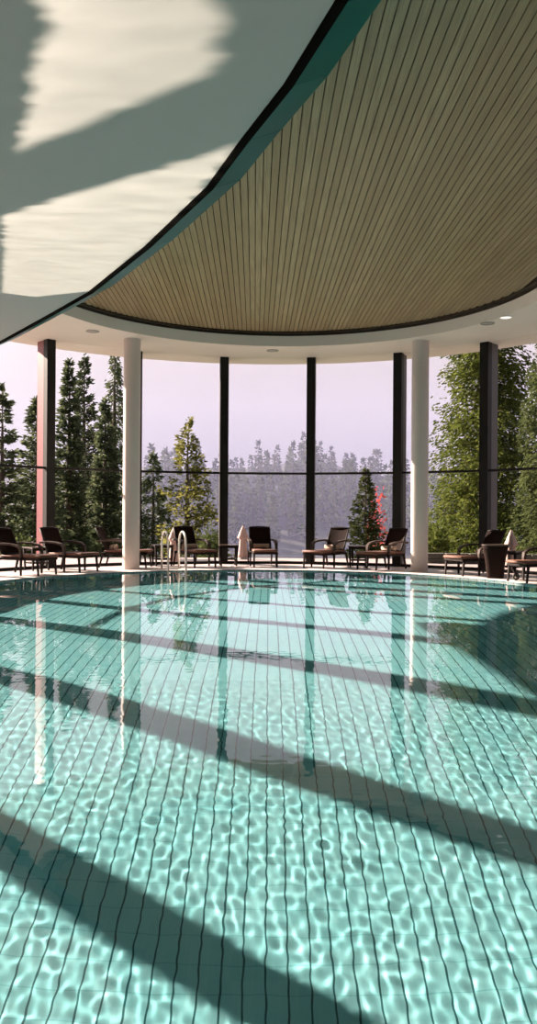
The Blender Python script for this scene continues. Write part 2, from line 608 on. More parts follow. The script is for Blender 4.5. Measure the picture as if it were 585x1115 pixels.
# closing walls
mb = MB(); mb.box((CX + R + .1, (9.2 + YB) / 2, (ZS + 1) / 2), (.2, 9.2 - YB, ZS + 1)); tag(mb.build('wall_right', M['wall']), 'plain plaster wall on the right of the hall', 'wall', kind='structure')
mb = MB(); mb.box((CX - R - .1, (0 + YB) / 2, (ZS + 1) / 2), (.2, 0 - YB, ZS + 1)); tag(mb.build('wall_left', M['wall']), 'plain plaster wall on the left of the hall', 'wall', kind='structure')
mb = MB(); mb.box((CX, YB - .1, (ZS + 1) / 2), (2 * R + .4, .2, ZS + 1)); tag(mb.build('wall_back', M['wall']), 'plain plaster wall behind the pool', 'wall', kind='structure')

# --- two white columns
for cxp, lab in ((143, 'round white column between the loungers left of the pool ladder'), (457, 'round white column near the right spruce')):
    c = at_d(cxp, 557, 18.85)
    mb = MB(); mb.lathe([(.2, 0), (.2, ZS)], (c.x, c.y, 0), 40)
    tag(mb.build('column', M['column']), lab, 'column', kind='structure')

# ------------------------------------------------------------------ deck furniture
M['weave'] = mat('dark woven back', (.011, .0045, .003, 1), .8, spec=.08, var=.35, scale=14, bump=.5, bscale=120)
M['cushion'] = mat('copper brown cushion', (.115, .042, .022, 1), .7, var=.12, scale=8, bump=.3, bscale=150)
M['arm_wood'] = mat('weathered arm', (.05, .034, .027, 1), .6, spec=.2, var=.3, scale=8, stretch=(1, 6, 1))
M['towel'] = mat('cream towelling', (.34, .26, .20, 1), .85, var=.08, scale=25, bump=.6, bscale=220)
M['parasol'] = mat('blush canvas', (.36, .25, .22, 1), .8, var=.1, scale=6)
M['rubber'] = mat('black rubber', (.02, .02, .02, 1), .6)
M['chrome'] = mat('grey hub', (.5, .48, .46, 1), .3, .7)
M['wicker'] = mat('dark wicker', (.014, .0065, .005, 1), .8, spec=.08, var=.4, scale=30, bump=.7, bscale=90)
M['table'] = mat('dark table top', (.05, .032, .022, 1), .25, var=.2)


def make_lounger():
    root = empty('sun_lounger', (0, 0, 0))
    W2 = .28
    mb = MB()
    for sx in (-1, 1):
        mb.beam((sx * W2, -.66, .34), (sx * W2, .46, .34), .05, .055)
    for y in (-.64, -.2, .44):
        mb.beam((-W2, y, .34), (W2, y, .34), .05, .045)
    for k in range(7):
        y = -.56 + k * .14
        mb.beam((-W2, y, .362), (W2, y, .362), .07, .012)
    mb.build('seat_frame', M['espresso'], root, bevel=.006)
    # cushion with rounded edges
    mb = MB()
    prof = [(-.67, .372), (-.695, .385), (-.695, .415), (-.67, .432), (-.4, .428), (-.12, .424), (.36, .418), (.38, .40), (.36, .375)]
    vs, fs = [], []
    for x in (-.298, -.285, .285, .298):
        k = .5 if abs(x) > .29 else 1
        for y, z in prof:
            vs.append((x, y * (1 if k == 1 else .985), .40 + (z - .40) * k))
    m = len(prof)
    for i in range(3):
        for j in range(m):
            fs.append((i * m + j, i * m + (j + 1) % m, (i + 1) * m + (j + 1) % m, (i + 1) * m + j))
    fs += [tuple(range(m)), tuple(range(3 * m, 4 * m))]
    mb.add(vs, fs, True)
    mb.build('seat_cushion', M['cushion'], root)
    # backrest: frame plus woven panel, slightly curved
    bp = [(.33, .40), (.41, .56), (.49, .74), (.60, .955)]
    mb = MB()
    for sx in (-1, 1):
        mb.tube([(sx * .262, y, z) for y, z in bp], [.021, .021, .02, .019], 8)
    mb.tube([(x, .60 - .012 * (1 - (x / .262) ** 2), .955 + .018 * (1 - (x / .262) ** 2)) for x in (-.262, -.14, 0, .14, .262)], .021, 8)
    mb.tube([(-.262, .345, .43), (.262, .345, .43)], .018, 8)
    br = mb.build('backrest', M['espresso'], root)
    mb = MB()
    vs, fs = [], []
    for off in (-.012, .012):
        for y, z in [(.345, .43), (.41, .56), (.485, .73), (.59, .945)]:
            for x in np.linspace(-.252, .252, 7):
                vs.append((x, y + off + .03 * (1 - (x / .252) ** 2), z - off * .4))
    for i in range(3):
        for j in range(6):
            q = (i * 7 + j, i * 7 + j + 1, (i + 1) * 7 + j + 1, (i + 1) * 7 + j)
            fs.append(q); fs.append(tuple(reversed([w + 28 for w in q])))
    mb.add(vs, fs, True)
    mb.build('woven_panel', M['weave'], br)
    # armrests: flat bands that bend down in front
    for sx in (-1, 1):
        mb = MB()
        path = [(.52, .635), (.30, .655), (.05, .645), (-.12, .615), (-.20, .56), (-.215, .47), (-.215, .375)]
        vs, fs = [], []
        for i, (y, z) in enumerate(path):
            a = path[max(i - 1, 0)]; b = path[min(i + 1, len(path) - 1)]
            ty, tz = b[0] - a[0], b[1] - a[1]; l = sqrt(ty * ty + tz * tz); ny_, nz_ = -tz / l, ty / l
            w = .042 - .008 * (i > 4)
            for u, v in ((-w, -.022), (w, -.022), (w, .022), (-w, .022)):
                vs.append((sx * .325 + u, y + ny_ * v, z + nz_ * v))
        for i in range(len(path) - 1):
            for k in range(4):
                fs.append((i * 4 + k, i * 4 + (k + 1) % 4, i * 4 + 4 + (k + 1) % 4, i * 4 + 4 + k))
        fs += [(3, 2, 1, 0), tuple(len(vs) - 4 + k for k in range(4))]
        mb.add(vs, fs)
        mb.build('armrest', M['arm_wood'], root, bevel=.005)
    for sx in (-1, 1):
        for y0, y1, dx in ((-.60, -.64, 0), (-.215, -.215, .045), (.40, .50, .02)):
            mb = MB()
            mb.beam((sx * (W2 + dx), y0, .36), (sx * (W2 + dx + .004), y1, 0), .046, .046, (0, 1, 0), .034, .034)
            mb.build('leg', M['espresso'], root, bevel=.004)
    return root


def deck_pt(px, r):
    """point on the deck seen in photo column px, at radius r from the rotunda centre"""
    s = (px - HX) / F
    # (s*y-CX)^2+(y-CY)^2=r^2
    a, b, c = s * s + 1, -2 * (s * CX + CY), CX * CX + CY * CY - r * r
    y = (-b + sqrt(b * b - 4 * a * c)) / (2 * a)
    return Vector((s * y, y, 0))


# photo column of the middle, radius, heading of the foot end (0 = towards the camera, + = to the right), label
lounge = [
    (26, 6.20, 66, 'sun lounger at the far left edge, its foot end pointing right'),
    (74, 6.30, 60, 'sun lounger in front of the red-sided window post, back leaning left'),
    (134, 6.70, 86, 'sun lounger half hidden behind the left white column'),
    (211, 6.50, 32, 'sun lounger just right of the chrome pool ladder, below the golden spruce'),
    (286, 6.55, 8, 'sun lounger facing the pool head-on in the middle of the glass wall'),
    (357, 6.42, -36, 'sun lounger right of the central window post, its foot end pointing left'),
    (418, 6.35, -46, 'sun lounger left of the right white column, beside the dark table under the small spruce'),
    (519, 6.20, -62, 'sun lounger between the right column and the wicker bin, foot end pointing left'),
    (592, 6.05, -68, 'sun lounger cut by the right picture edge, wheeled leg showing'),
]
proto = make_lounger()
roll = None


def make_roll():
    mb = MB()
    vs, fs, n, turns = [], [], 44, 2.6
    for s_ in (0, 1):
        for i in range(n):
            a = 2 * pi * turns * i / (n - 1)
            r = .022 + .043 * i / (n - 1)
            for x in (-.2, .2):
                vs.append((x, (r - s_ * .009) * cos(a), (r - s_ * .009) * sin(a)))
    for i in range(n - 1):
        q = (2 * i, 2 * i + 1, 2 * i + 3, 2 * i + 2)
        fs.append(q); fs.append(tuple(w + 2 * n for w in reversed(q)))
        fs.append((2 * i, 2 * i + 2, 2 * n + 2 * i + 2, 2 * n + 2 * i)); fs.append((2 * i + 1, 2 * n + 2 * i + 1, 2 * n + 2 * i + 3, 2 * i + 3))
    mb.add(vs, fs, True)
    mb.lathe([(0.0001, -.198), (.026, -.198), (.026, .198), (.0001, .198)], (0, 0, 0), 14, Matrix.Rotation(pi / 2, 4, 'Y'))
    return mb.build('rolled_towel', M['towel'], fix=True)


towels = {4: 'cream rolled towel on the lounger that faces the pool head-on', 5: 'cream rolled towel on the lounger right of the central window post',
          6: 'cream rolled towel on the lounger left of the right white column', 3: 'cream rolled towel on the lounger beside the chrome pool ladder',
          7: 'cream rolled towel on the lounger beside the wicker bin', 2: 'cream rolled towel on the lounger behind the left white column'}
for i, (px, r, hd, lab) in enumerate(lounge):
    o = proto if i == 0 else copy_tree(proto)
    p = deck_pt(px, r)
    o.location = (p.x, p.y, .004); o.rotation_euler = (0, 0, radians(hd))
    p = p + Matrix.Rotation(radians(hd), 3, 'Z') @ Vector((0, .22, 0))
    tag(o, lab, 'lounger', 'brown loungers along the glass wall')
    if i in towels:
        if roll is None:
            roll = make_roll(); tw = roll
        else:
            tw = roll.copy(); COL.objects.link(tw)
        tw.location = (p.x, p.y, .493); tw.rotation_euler = (0, 0, radians(hd))
        tag(tw, towels[i], 'towel', 'rolled towels on the loungers')
    if i == 8:
        # transport wheel on the near side
        mb = MB()
        prof = [(.052, -.018), (.075, -.016), (.082, 0), (.075, .016), (.052, .018), (.052, -.018)]
        mb.lathe(prof, (0, 0, 0), 24, Matrix.Translation((-.33, -.40, .083)) @ Matrix.Rotation(pi / 2, 4, 'Y'))
        whl = mb.build('wheel', M['rubber'], o)
        mb = MB(); mb.lathe([(.0001, -.014), (.052, -.014), (.052, .014), (.0001, .014)], (0, 0, 0), 24, Matrix.Translation((-.33, -.40, .083)) @ Matrix.Rotation(pi / 2, 4, 'Y'))
        mb.build('hub', M['chrome'], whl)
        mb = MB(); mb.beam((-.30, -.40, .083), (-.29, -.56, .32), .03, .03); mb.beam((-.34, -.40, .083), (-.27, -.40, .083), .02, .02)
        mb.build('wheel_bracket', M['espresso'], o)


def make_table():
    root = empty('side_table', (0, 0, 0))
    mb = MB(); mb.box((0, 0, .515), (.48, .48, .03)); mb.build('table_top', M['table'], root, bevel=.006)
    mb = MB()
    for a, b in (((-.19, -.19), (.19, -.19)), ((.19, -.19), (.19, .19)), ((.19, .19), (-.19, .19)), ((-.19, .19), (-.19, -.19))):
        mb.beam((a[0], a[1], .475), (b[0], b[1], .475), .03, .05)
    mb.build('frame', M['espresso'], root)
    mb = MB()
    for a, b in (((-.19, -.19), (.19, -.19)), ((.19, -.19), (.19, .19)), ((.19, .19), (-.19, .19)), ((-.19, .19), (-.19, -.19))):
        mb.beam((a[0], a[1], .17), (b[0], b[1], .17), .022, .028)
    mb.build('stretcher', M['espresso'], root)
    for sx in (-1, 1):
        for sy in (-1, 1):
            mb = MB(); mb.beam((sx * .205, sy * .205, .50), (sx * .19, sy * .19, 0), .055, .055, (0, 1, 0), .036, .036)
            mb.build('leg', M['espresso'], root, bevel=.004)
    return root


tabs = [(40.5, 6.98, 44, 'dark side table between the two leftmost loungers'), (177, 6.84, 20, 'dark side table seen behind the chrome ladder rails'),
        (249, 6.55, 8, 'dark side table below the golden spruce, left of the head-on lounger'), (391.5, 6.80, -15, 'dark side table in front of the small spruce, between two loungers'),
        (558, 6.95, -48, 'dark side table behind the wicker bin at right')]
tp = make_table()
for i, (px, r, rz, lab) in enumerate(tabs):
    o = tp if i == 0 else copy_tree(tp)
    p = deck_pt(px, r); o.location = (p.x, p.y, .002); o.rotation_euler = (0, 0, radians(rz))
    tag(o, lab, 'table', 'side tables between the loungers')

# wicker towel bin
p = deck_pt(540, 5.75)
root = empty('towel_bin', (p.x, p.y, .002), radians(-25))
tag(root, 'dark tapered wicker bin standing beside the lounger near the right edge', 'bin')
mb = MB()
vs, fs = [], []
secs = [(.165, 0), (.17, .05), (.185, .25), (.215, .45), (.25, .62), (.262, .69), (.245, .69), (.23, .60), (.16, .06), (.0001, .06)]
k = 28
for r_, z in secs:
    for j in range(k):
        a = 2 * pi * j / k
        ca, sa = cos(a), sin(a)
        q = (abs(ca) ** 4 + abs(sa) ** 4) ** -.25
        vs.append((r_ * ca * q, r_ * sa * q * .9, z))
for i in range(len(secs) - 1):
    for j in range(k):
        fs.append((i * k + j, i * k + (j + 1) % k, (i + 1) * k + (j + 1) % k, (i + 1) * k + j))
fs.append(tuple(reversed(range(k))))
mb.add(vs, fs, True); mb.build('body', M['wicker'], root)
mb = MB()
pts = []
for j in range(k + 1):
    a = 2 * pi * j / k
    q = (abs(cos(a)) ** 4 + abs(sin(a)) ** 4) ** -.25
    pts.append((.255 * cos(a) * q, .255 * .9 * sin(a) * q, .695))
mb.tube(pts, .018, 8, cap=False); mb.build('rim', M['arm_wood'], root)

# pool ladder: two bent rails and treads
pl = at(193, 621.5, 0)
ang = atan2(pl.x - PCX, pl.y - PCY)
pe = Vector((PCX + PR * sin(ang), PCY + PR * cos(ang), 0))
lad = empty('pool_ladder', (pe.x, pe.y, 0), -ang)
tag(lad, 'pale metal pool ladder with two hooped rails at the far pool edge', 'ladder')
for sx in (-1, 1):
    pts = [(sx * .21, .52, .0), (sx * .21, .52, .50)]
    for i in range(1, 12):
        a = pi * i / 12
        pts.append((sx * .21, .23 + .29 * cos(a), .62 + .27 * sin(a)))
    pts += [(sx * .21, -.07, .50), (sx * .21, -.10, 0), (sx * .21, -.12, -.75)]
    mb = MB(); mb.tube(pts, .024, 12); rail = mb.build('rail', M['steel'], lad)
    mb = MB(); mb.lathe([(.055, .0), (.055, .012), (.03, .025)], (sx * .21, .52, 0), 20); mb.build('flange', M['steel'], rail)
for z in (-.22, -.48):
    mb = MB(); mb.box((0, -.13, z), (.42, .09, .03)); mb.build('tread', M['steel'], lad, bevel=.006)

# recessed fittings in the soffit
M['fitting'] = mat('grey downlight trim', (.34, .33, .31, 1), .5)
M['lens'] = mat('frosted lens', (.45, .43, .40, 1), .3)
M['lamp_on'] = bpy.data.materials.new('lit lens'); M['lamp_on'].use_nodes = True
nt = NT(M['lamp_on'].node_tree)
nt.t.links.new(nt.n('ShaderNodeEmission', {'Color': (1, .95, .86, 1), 'Strength': 1.25}).outputs[0], nt.n('ShaderNodeOutputMaterial').inputs[0])
for i, (px, py, lab) in enumerate([(101, 360.5, 'round downlight in the soffit above the left column, switched off'), (297, 381.5, 'round downlight in the soffit above the middle window, switched off'), (531, 352, 'round downlight in the soffit above the right window post, switched off'), (551, 345.5, 'small lit downlight in the soffit near the right picture edge')]):
    p = at(px, py, ZS)
    o = empty('downlight', (p.x, p.y, ZS)); tag(o, lab, 'ceiling light', 'downlights in the soffit')
    mb = MB(); mb.lathe([(.15, -.002), (.15, -.012), (.115, -.012), (.115, -.002)], n=36); mb.build('trim_ring', M['fitting'] if i < 3 else M['white_paint'], o)
    mb = MB(); mb.lathe([(.0001, -.006), (.113, -.006), (.113, -.003)], n=36); mb.build('lens', M['lens'] if i < 3 else M['lamp_on'], o)

# ------------------------------------------------------------------ outside
M['grass'] = mat('meadow', (.07, .095, .03, 1), .9, var=.4, scale=.6)
M['far_ground'] = mat('forest floor', (.012, .018, .013, 1), .95, var=.3, scale=.1)
M['terrace'] = mat('terrace paving', (.27, .22, .21, 1), .7, var=.1)
M['rock'] = mat('garden stone', (.055, .052, .04, 1), .85, var=.35, scale=3, bump=.8, bscale=8)
M['bark'] = mat('bark', (.05, .035, .025, 1), .9, var=.4, scale=12)
M['lake'] = mat('lake water', (.05, .07, .09, 1), .08)


def leaf_mat(name, a, b, trans):
    m = bpy.data.materials.new(name); m.use_nodes = True
    t = NT(m.node_tree)
    out = t.n('ShaderNodeOutputMaterial')
    g = t.n('ShaderNodeNewGeometry')
    ob = t.n('ShaderNodeObjectInfo')
    f = t.m('ADD', t.m('MULTIPLY', g.outputs['Random Per Island'], .8), t.m('MULTIPLY', ob.outputs['Random'], .2))
    c = t.mix(f, a, b)
    d = t.n('ShaderNodeBsdfDiffuse', {'Color': c})
    tr = t.n('ShaderNodeBsdfTranslucent', {'Color': c})
    mx = t.n('ShaderNodeMixShader', {0: trans, 1: d.outputs[0], 2: tr.outputs[0]})
    t.t.links.new(mx.outputs[0], out.inputs[0])
    return m


M['pine'] = leaf_mat('dark pine needles', (.022, .036, .022, 1), (.12, .14, .07, 1), .4)
M['gold'] = leaf_mat('golden spruce needles', (.045, .058, .014, 1), (.20, .19, .055, 1), .45)
M['green'] = leaf_mat('fresh spruce needles', (.035, .055, .014, 1), (.13, .15, .035, 1), .4)
M['olive'] = leaf_mat('olive larch needles', (.035, .05, .02, 1), (.09, .11, .04, 1), .4)
M['small'] = leaf_mat('small spruce needles', (.018, .030, .014, 1), (.075, .085, .03, 1), .35)
M['far'] = leaf_mat('far conifer needles', (.025, .04, .024, 1), (.10, .115, .055, 1), .35)
M['rust'] = leaf_mat('red maple leaves', (.28, .05, .05, 1), (.45, .10, .09, 1), .4)


def conifer(name, loc, h, rad, mtl, seed, trunk=True, tiers=26, nb=9, dens=26, spray=.26, width=.07, rise=-.25, droop=.18, start=.08, power=.85, gap=0.0, rot=0.0, ragged=.25, parent_only=False):
    """a conifer: whorls of branches, every branch a fan of needle sprays"""
    rng = np.random.default_rng(seed)
    if h > 0 and name != 'far_conifer':
        tiers = int(tiers * 1.55); dens = int(dens * 1.45); spray *= .72; width *= .62; ragged += .12
    P, D, U = [], [], []
    BR = []
    for i in range(tiers):
        f = i / (tiers - 1)
        z0 = h * (start + (1 - start) * f ** .92)
        L0 = rad * (1 - f) ** power + .05 * rad
        a0 = rng.random() * 6.28
        for j in range(max(3, int(nb * (1 - .4 * f)))):
            a = a0 + 2 * pi * j / nb + rng.normal(0, .2)
            L = L0 * (1 - ragged * rng.random())
            z = z0 + rng.uniform(-.6, .6) * h / tiers
            n = int(dens * (.25 + L / rad))
            tt = rng.random(n) ** .7
            wid = L * .36 * (1 - tt * .75) + .04
            uu = rng.uniform(-1, 1, n) * wid
            out_ = np.array([cos(a), sin(a), 0]); lat = np.array([-sin(a), cos(a), 0])
            zz = z + L * tt * rise - droop * L * (np.abs(uu) / (wid + 1e-6)) * .6 + rng.normal(0, .045 * rad, n) + .12 * L * tt ** 2
            pos = out_[None] * (L * tt)[:, None] + lat[None] * uu[:, None]
            pos[:, 2] += zz
            dr = out_[None] * .8 + lat[None] * np.sign(uu)[:, None] * .6 + np.stack([np.zeros(n), np.zeros(n), rise - droop * rng.random(n) * 2 + .12], -1)
            dr = dr + rng.normal(0, .22, (n, 3))
            P.append(pos); D.append(dr)
            BR.append((Vector((0, 0, z)), Vector((cos(a) * L * .8, sin(a) * L * .8, z + L * .8 * rise + .08 * L))))
    # leader
    n = 30
    P.append(np.stack([rng.normal(0, .03 * rad, n), rng.normal(0, .03 * rad, n), h * rng.uniform(.93, 1.02, n)], -1)); D.append(np.stack([rng.normal(0, .5, n), rng.normal(0, .5, n), np.ones(n)], -1))
    P = np.concatenate(P); D = np.concatenate(D)
    D /= np.linalg.norm(D, axis=1, keepdims=True)
    s = spray * rng.uniform(.6, 1.25, len(P))
    ax = np.cross(D, rng.normal(0, 1, (len(P), 3))); ax /= np.linalg.norm(ax, axis=1, keepdims=True)
    w = (width * rng.uniform(.7, 1.3, len(P)))[:, None]
    tip = P + D * s[:, None]; mid = P + D * (s * .45)[:, None]
    V = np.stack([P, mid + ax * w, tip, mid - ax * w], 1).reshape(-1, 3)
    Q = np.arange(len(V)).reshape(-1, 4)
    root = empty(name, loc, rot)
    np_mesh('foliage', V, Q, mtl, root)
    if trunk:
        mb = MB(); mb.tube([(0, 0, -.3), (0, 0, h * .5), (0, 0, h * .97)], [h * .017 + .03, h * .011 + .02, .012], 8)
        for a, b in BR:
            if rng.random() < .5:
                mb.tube([a, b], [.03, .008], 4, cap=False)
        mb.build('trunk', M['bark'], root)
    return root


def tree_at(px, d, ytop, zbase, *a, **k):
    p = at_d(px, HY, d); top = at_d(px, ytop, d).z
    return (p.x, p.y, zbase), top - zbase


def plant(name, px, d, ytop, zb, rpx, mtl, seed, label, cat='tree', group=None, **kw):
    loc, h = tree_at(px, d, ytop, zb)
    o = conifer(name, loc, h, rpx / F * d, mtl, seed, **kw)
    return tag(o, label, cat, group)


# terrain
def ground_z(x, y):
    if y < 24: return -.06
    if y < 70: return -.06 - 5.5 * ((y - 24) / 46) ** .8
    if y < 105: return -5.56 - 8.5 * (y - 70) / 35
    return -14.2


mb = MB()
gx = list(range(-70, 71, 5)); gy = [24.0, 25, 27, 30, 34, 40, 46, 52, 60, 70, 85, 105]
vs = [(x, y, ground_z(x, y) + (0 if y == 24 else .25 * sin(x * .7 + y * .3) * min(1, (y - 24) / 10))) for y in gy for x in gx]
w_ = len(gx)
mb.add(vs, [(j * w_ + i, j * w_ + i + 1, (j + 1) * w_ + i + 1, (j + 1) * w_ + i) for j in range(len(gy) - 1) for i in range(w_ - 1)], True)
tag(mb.build('meadow_slope', M['grass'], fix=False), 'grassy slope falling away below the terrace', 'ground', kind='structure')
mb = MB()
mb.prism([(CX + (R + .76) * sin(a), CY + (R + .76) * cos(a)) for a in np.linspace(-1.75, 1.75, 50)] + [(60, 12), (60, 24.3), (-60, 24.3), (-60, 12)], -.4, -.04)
tag(mb.build('terrace_ground', M['terrace'], fix=True), 'pale paved terrace outside the curved glass', 'terrace', kind='structure')
mb = MB(); mb.add([(-400, 100, -14), (400, 100, -14), (400, 420, -14), (-400, 420, -14)], [(0, 1, 2, 3)])
tag(mb.build('lake', M['lake'], fix=False), 'still lake under the mist in the valley', 'lake', kind='structure')


def hill_z(x, y):
    f = min(1, max(0, (y - 135) / 75))
    ridge = 7 + 2.2 * sin(x * .045 + 1.2) + 1.3 * sin(x * .13) + (-.02 * x)
    return -15 + (ridge + 15) * (f ** .85) + 7 * min(1, max(0, (y - 225) / 25)) + .8 * sin(x * .21 + y * .17)


mb = MB()
gx = list(range(-130, 131, 5)); gy = list(range(130, 251, 6))
vs = [(x, y, hill_z(x, y)) for y in gy for x in gx]
w_ = len(gx)
mb.add(vs, [(j * w_ + i, j * w_ + i + 1, (j + 1) * w_ + i + 1, (j + 1) * w_ + i) for j in range(len(gy) - 1) for i in range(w_ - 1)], True)
tag(mb.build('far_hill', M['far_ground'], fix=False), 'forested hillside across the misty valley', 'hill', kind='structure')

# low garden walls left and right of the view
def stone_wall(pts, label, seed):
    rng = random.Random(seed)
    root = empty('garden_wall', (pts[0][0], pts[0][1], -.06)); tag(root, label, 'garden wall')
    mb = MB()
    for (x0, y0), (x1, y1) in zip(pts, pts[1:]):
        L_ = sqrt((x1 - x0) ** 2 + (y1 - y0) ** 2); u = ((x1 - x0) / L_, (y1 - y0) / L_)
        for row in range(2):
            s_ = 0
            while s_ < L_:
                w = rng.uniform(.25, .55)
                c = min(s_ + w / 2, L_)
                mb.box((x0 + u[0] * c - pts[0][0], y0 + u[1] * c - pts[0][1], .08 + row * .15), (w * .96, .3 + rng.uniform(-.04, .04), .145), None)
                s_ += w
    mb.build('stonework', M['rock'], root, bevel=.02)


stone_wall([(-13, 21.5), (-8.2, 22.8)], 'low pale stone wall outside behind the left loungers', 1)
stone_wall([(4.4, 22.4), (7.4, 22.0)], 'low stone wall outside below the right-hand spruces', 2)

# near trees
plant('pine_tree', 2, 27, 426, -2.0, 36, M['pine'], 11, 'ragged dark pine cut by the left picture edge', tiers=15, nb=7, dens=42, rise=.12, droop=.25, power=.6, spray=.3, ragged=.5)
plant('pine_tree', 40, 31, 438, -2.5, 46, M['pine'], 12, 'broad dark pine left of the red-sided window post', tiers=24, nb=9, dens=40, rise=.05, power=.75, spray=.3)
for k_, (px, d, yt, r_, lab) in enumerate([(75, 34, 398, 30, 'dark conifer with the pointed top just right of the red-sided post'), (91, 41, 393, 34, 'tallest dark conifer of the clump right of the red-sided post'), (114, 36.5, 440, 30, 'shorter dark conifer at the right of the left clump')]):
    plant('conifer_tree', px, d, yt, -4.0, r_, M['pine'], 20 + k_, lab, group='dark conifers right of the red-sided post', tiers=30, nb=9, dens=30, rise=.2, droop=.15, power=.72, spray=.32, width=.085)
plant('spruce_tree', 124, 48, 374, -5.0, 44, M['pine'], 31, 'tall slim spruce with drooping branches left of the left column', tiers=26, nb=8, dens=34, rise=-.35, droop=.5, power=.95, spray=.36, width=.08)
plant('fir_tree', 167, 40, 498, -4.0, 36, M['pine'], 33, 'slim dark fir just right of the left white column, left of the golden spruce', tiers=14, nb=8, dens=40, rise=-.1, droop=.4, power=.8, spray=.36)
plant('spruce_tree', 204, 34, 466, -3.0, 60, M['gold'], 41, 'golden yellow spruce with open tiers behind the ladder', tiers=15, nb=8, dens=44, rise=.10, droop=.12, power=.85, spray=.26, width=.075)
plant('spruce_tree', 398, 33, 515, -2.6, 34, M['small'], 51, 'small dark spruce right of centre behind the side table', tiers=20, nb=9, dens=30, rise=.15, power=.8, spray=.2, width=.06)
plant('spruce_tree', 530, 28, 250, -2.5, 78, M['green'], 61, 'large sunlit green spruce behind the right window post', tiers=44, nb=11, dens=90, rise=-.22, droop=.35, power=.5, spray=.21, width=.05)
plant('larch_tree', 612, 23.6, 300, -2.0, 60, M['olive'], 62, 'large olive-green larch at the right picture edge', tiers=36, nb=10, dens=90, rise=-.2, droop=.5, power=.4, spray=.20, width=.045)


def shrub(px, d, ytop, rpx, mtl, seed, label, zb=-.6, n=1600, leaf=.13):
    rng = np.random.default_rng(seed)
    loc, h = tree_at(px, d, ytop, zb)
    r = rpx / F * d
    v = rng.normal(0, 1, (n, 3)); v /= np.linalg.norm(v, axis=1, keepdims=True)
    v *= (rng.random(n) ** .4)[:, None]
    P = v * np.array([r, r, h * .5]) + np.array([0, 0, h * .52])
    P *= (1 + .18 * np.sin(v[:, :1] * 7 + seed) * np.cos(v[:, 1:2] * 6))
    D = v + rng.normal(0, .6, (n, 3)); D /= np.linalg.norm(D, axis=1, keepdims=True)
    ax = np.cross(D, rng.normal(0, 1, (n, 3))); ax /= np.linalg.norm(ax, axis=1, keepdims=True)
    s = leaf * rng.uniform(.6, 1.3, (n, 1))
    V = np.stack([P, P + D * s * .5 + ax * s * .3, P + D * s, P + D * s * .5 - ax * s * .3], 1).reshape(-1, 3)
    o = empty('shrub', loc); np_mesh('foliage', V, np.arange(len(V)).reshape(-1, 4), mtl, o)
    mb = MB()
    for k in range(5):
        a = 2 * pi * k / 5 + seed
        mb.tube([(0, 0, -.1), (cos(a) * r * .3, sin(a) * r * .3, h * .4), (cos(a) * r * .6, sin(a) * r * .6, h * .75)], [.03, .02, .008], 5)
    mb.build('stems', M['bark'], o)
    return tag(o, label, 'shrub')


shrub(410, 36, 538, 9, M['rust'], 3, 'red-leaved shrub behind the right side of the small dark spruce', zb=-1.5, n=260, leaf=.22)
shrub(474, 25.5, 574, 16, M['green'], 5, 'bright green shrub beside the right white column')
shrub(20, 25.5, 585, 26, M['olive'], 6, 'olive shrub outside behind the leftmost lounger')
shrub(230, 29, 578, 16, M['olive'], 8, 'yellow-green shrub at the foot of the golden spruce', zb=-1.2)

# closed parasols
def make_parasol():
    root = empty('closed_parasol', (0, 0, 0))
    mb = MB()
    vs, fs, k = [], [], 24
    prof = [(.008, 1.0), (.03, .97), (.085, .83), (.145, .66), (.15, .63), (.10, .60), (.092, .56), (.105, .4), (.122, .2), (.135, .06), (.10, .06)]
    for r, z in prof:
        for j in range(k):
            a = 2 * pi * j / k
            q = 1 + (.14 if j % 3 == 0 else -.07) * (r > .03)
            vs.append((r * q * cos(a), r * q * sin(a), z))
    for i in range(len(prof) - 1):
        for j in range(k):
            fs.append((i * k + j, i * k + (j + 1) % k, (i + 1) * k + (j + 1) % k, (i + 1) * k + j))
    mb.add(vs, fs, True); mb.build('canopy', M['parasol'], root)
    mb = MB(); mb.tube([(0, 0, 0), (0, 0, 1.02)], .014, 8); mb.build('pole', M['arm_wood'], root)
    mb = MB(); mb.lathe([(.0001, 0), (.17, 0), (.17, .03), (.03, .05), (.0001, .05)], n=20); mb.build('base', M['fitting'], root)
    return root


pp = make_parasol()
for i, (px, d, lab) in enumerate([(190, 21.6, 'closed blush parasol between the hoops of the pool ladder'), (265, 23.6, 'closed blush parasol just left of the head-on lounger'), (557, 19.6, 'closed blush parasol right of the wicker bin')]):
    o = pp if i == 0 else copy_tree(pp)
    q = at_d(px, HY, d); o.location = (q.x, q.y, -.04)
    tag(o, lab, 'parasol', 'closed parasols outside on the terrace')

# far forest: three kinds of tree, copied one by one
rng = random.Random(4)
protos = []
for s_ in range(3):
    c_ = conifer('far_conifer', (0, 0, -200), 9.0, (1.45, 1.2, 1.6)[s_], M['far'], 70 + s_, trunk=True, tiers=16, nb=7, dens=7, spray=.85, width=.22, rise=-.15, droop=.3, power=(.9, .8, 1.0)[s_])
    protos.append(c_)
used = [False] * 3
spots = []
cnt = 0
while cnt < 170:
    y = 160 + 60 * rng.random() ** .9
    x = rng.uniform(-.17, .27) * y
    if any((x - a) ** 2 + (y - b) ** 2 < 16 for a, b in spots): continue
    spots.append((x, y))
    k_ = rng.randrange(3)
    o = protos[k_] if not used[k_] else copy_tree(protos[k_])
    used[k_] = True
    sc_ = rng.uniform(.7, 1.2)
    o.location = (x, y, hill_z(x, y) - .3); o.rotation_euler = (0, 0, rng.random() * 6.28); o.scale = (sc_, sc_, sc_ * rng.uniform(.9, 1.2))
    tag(o, 'hazy conifer in the forest on the far misty hillside', 'tree', 'conifers on the far hillside')
    cnt += 1

